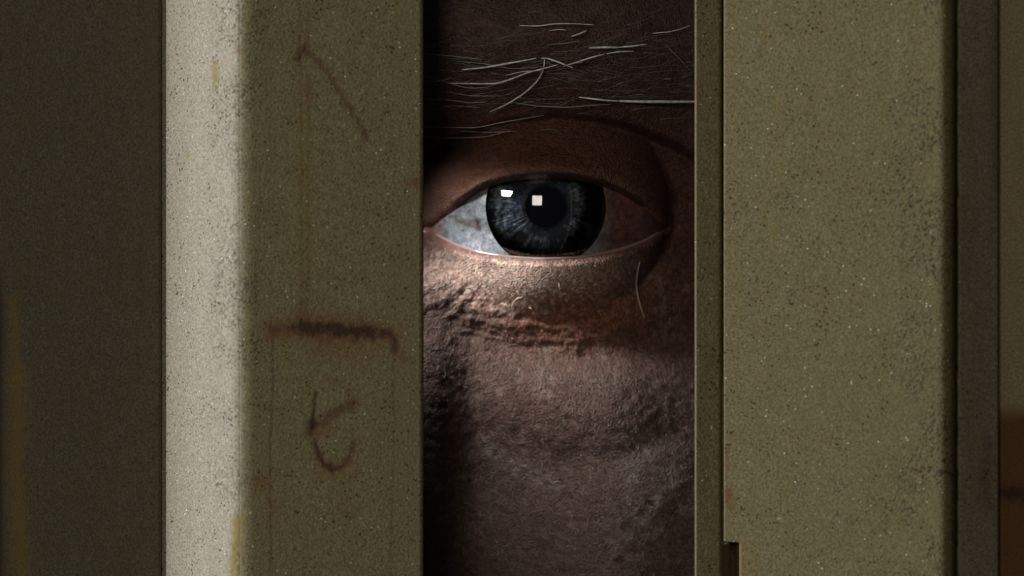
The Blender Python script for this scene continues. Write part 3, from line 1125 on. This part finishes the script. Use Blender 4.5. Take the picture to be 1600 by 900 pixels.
LONG = [  # (points, radius mm, material)
    ([(722, 109), (745, 107), (767, 104), (800, 98), (838, 91)], .085, HAIR),
    ([(846, 91), (855, 91), (872, 97), (895, 106)], .08, HAIR),
    ([(851, 91), (850, 108), (840, 127), (818, 147), (792, 163), (765, 175)], .065, HAIR),
    ([(700, 130), (740, 131), (777, 131), (798, 124), (825, 113), (850, 107), (872, 101)], .07, HAIR),
    ([(812, 40), (840, 41), (868, 37), (900, 37), (928, 39)], .055, HAIR),
    ([(893, 57), (905, 53), (916, 48)], .075, HAIR),
    ([(921, 75), (942, 74), (966, 74)], .095, HAIR),
    ([(966, 74), (990, 72), (1010, 69)], .07, HAIR),
    ([(880, 104), (914, 93), (930, 88), (944, 85)], .07, HAIR),
    ([(948, 84), (965, 81), (990, 80)], .06, HAIR),
    ([(1020, 52), (1045, 50), (1062, 46), (1078, 40)], .05, HAIR),
    ([(905, 152), (922, 154), (948, 157), (970, 158)], .075, HAIR),
    ([(968, 158), (1010, 159), (1050, 159), (1100, 159)], .125, HAIR),
    ([(800, 160), (840, 166), (885, 168), (930, 164), (955, 163)], .05, GREY),
    ([(655, 198), (700, 199), (745, 200), (780, 192), (815, 186), (850, 180)], .055, GREY),
    ([(655, 84), (700, 87), (755, 93)], .04, GREY),
    ([(655, 128), (690, 127), (705, 120)], .05, GREY),
    ([(655, 116), (695, 128), (730, 138), (760, 137), (780, 130)], .045, GREY),
    ([(660, 155), (700, 156), (735, 161), (760, 159)], .05, GREY),
    ([(655, 213), (700, 216), (760, 214), (800, 203)], .04, GREY),
    ([(690, 142), (735, 150), (775, 150)], .035, GREY),
    ([(855, 70), (880, 68), (905, 64)], .045, GREY),
    ([(858, 48), (872, 46), (885, 47)], .04, HAIR),
    ([(790, 118), (815, 112), (845, 110)], .045, HAIR),
    ([(1035, 124), (1048, 123)], .05, GREY),
    ([(895, 100), (910, 97)], .05, GREY),
    ([(1040, 70), (1060, 90), (1078, 110)], .035, GREY),
    ([(705, 95), (760, 100), (800, 108), (850, 104)], .035, GREY),
    ([(660, 175), (705, 165), (750, 168)], .035, GREY),
    ([(720, 205), (760, 207), (805, 205)], .035, GREY),
]
for pts, r, mt in LONG:
    pth, f = hair_path(pts)
    taper = (1.2 if mt is HAIR else 0.9) * r * (0.35 + 0.65 * np.sin(np.clip(f * 0.9 + 0.1, 0, 1) * math.pi) ** 0.5)
    Vh, Fh = tube(pth, taper, 6)
    mesh_obj('brow_hair', Vh, Fh, mt, brow)


def fuzz(name, n, sampler, mat, parent, seed):
    r_ = np.random.default_rng(seed)
    VV, FF, off = [], [], 0
    segs = 5
    x0, y0, ang_, ln, rad_, curl = sampler(r_, n)
    t = np.linspace(0, 1, segs)[None, :]
    a = ang_[:, None] + curl[:, None] * t
    X = x0[:, None] + np.cos(a) * ln[:, None] * t
    Yp = y0[:, None] - np.sin(a) * ln[:, None] * t
    x, z = (X - 800) * K, (450 - Yp) * K
    y = skin_depth(x, z)
    lift = 0.02 + 0.35 * t * (ln[:, None] * K / 3)
    pts = np.stack([x, y - lift, z], -1)
    sd = 3
    aa = np.arange(sd) / sd * 2 * math.pi
    rr_ = rad_[:, None] * (1 - 0.8 * t)
    nx, nz = np.sin(a), np.cos(a)
    V = pts[:, :, None, :] + rr_[:, :, None, None] * (np.cos(aa)[None, None, :, None] * np.stack([nx, 0 * nx, nz], -1)[:, :, None, :] +
                                                   np.sin(aa)[None, None, :, None] * np.array([0, 1.0, 0]))
    base = grid_faces(segs, sd, wrap=True)
    F = (base[None] + (np.arange(n) * segs * sd)[:, None, None]).reshape(-1, 4)
    o = mesh_obj(name, V.reshape(-1, 3), F, mat, parent)
    o['kind'] = 'stuff'
    return o


def s_brow(r, n):
    x = r.uniform(640, 1090, n)
    y = r.normal(125, 38, n) + (x - 860) * -0.06
    a = np.radians(r.normal(6, 13, n) + (y - 125) * 0.06)
    return x, y, a, r.uniform(35, 90, n), r.uniform(.018, .032, n), r.normal(0, 0.35, n)


def s_cheek(r, n):
    x = r.uniform(650, 1100, n)
    y = r.uniform(415, 900, n)
    a = np.radians(r.normal(-60, 35, n))
    return x, y, a, r.uniform(6, 16, n), r.uniform(.008, .018, n), r.normal(0, 0.5, n)


def s_lid(r, n):
    x = r.uniform(700, 1030, n)
    lo_ = np.interp(x, LO[:, 0], LO[:, 1])
    y = lo_ + 6 + r.uniform(0, 5, n)
    a = np.radians(-90 + (x - 860) * 0.10 + r.normal(0, 16, n))
    return x, y, a, r.uniform(10, 26, n), r.uniform(.012, .022, n), r.normal(0.3, 0.3, n)


fuzz('fine_brow_hair', 190, s_brow, GREY, brow, 1)
fuzz('cheek_fuzz', 1500, s_cheek, TAN, person, 2)
fuzz('lower_lashes', 70, s_lid, TAN, person, 3)
for pts, r in (([(1000, 408), (996, 425), (994, 445), (997, 466), (1002, 482), (1007, 498)], .06),
               ([(799, 480), (802, 472), (808, 466), (815, 465)], .06),
               ([(827, 480), (831, 483)], .09), ([(873, 442), (875, 452)], .05)):
    pth, f = hair_path(pts, 0.05, 0.4)
    Vh, Fh = tube(pth, r * (0.4 + 0.6 * np.sin(np.clip(f, 0.02, 0.98) * math.pi) ** 0.5), 6)
    mesh_obj('stray_hair', Vh, Fh, TAN, person)

# ---- dark clothing on the body behind the posts -------------------------------------------------
cl = NT('dark_cloth')
cn = cl.noise(cl.coords(), 1.5, 3.0)
cl.bsdf(cl.mix(cn, (0.012, 0.012, 0.014), (0.03, 0.028, 0.03)), 0.9, 0.1, cl.bump(cn, 0.4))
levels = [(-205, 60, 62), (-215, 68, 68), (-235, 110, 78), (-255, 170, 92), (-280, 205, 104), (-330, 215, 112), (-ZTOP - 60, 205, 116)]
a = np.arange(64) / 64 * 2 * math.pi
Vb = []
for zz, rx, ry in levels:
    cxb, cyb = CX + 20, CYY + 45
    sx_, sy_ = np.sign(np.cos(a)) * np.abs(np.cos(a)) ** 0.8, np.sign(np.sin(a)) * np.abs(np.sin(a)) ** 0.8
    Vb.append(np.stack([cxb + rx * sx_, cyb + ry * sy_, np.full(64, zz)], 1))
mesh_obj('jacket', np.concatenate(Vb), grid_faces(len(levels), 64, wrap=True), cl.m, person)

# ---- dark room behind ---------------------------------------------------------------------------
dk = NT('dark_room_plaster')
dn = dk.noise(dk.coords(), 0.05, 4.0)
dk.bsdf(dk.mix(dn, (0.02, 0.018, 0.016), (0.04, 0.036, 0.03)), 0.9, 0.1, dk.bump(dn, 2.0))
y1, y2, xx = 2.0, 700.0, 420.0
zb = ZTOP + 60


def slab(name, lo_, hi_):
    (x0, y0, z0), (x1, y1_, z1) = lo_, hi_
    vs = [(x, y, z) for x in (x0, x1) for y in (y0, y1_) for z in (z0, z1)]
    fs = [(0, 1, 3, 2), (4, 6, 7, 5), (0, 4, 5, 1), (2, 3, 7, 6), (0, 2, 6, 4), (1, 5, 7, 3)]
    o = mesh_obj(name, vs, fs, dk.m, smooth=False)
    o['kind'] = 'structure'


slab('wall_back', (-xx, y2, -zb), (xx, y2 + 20, zb))
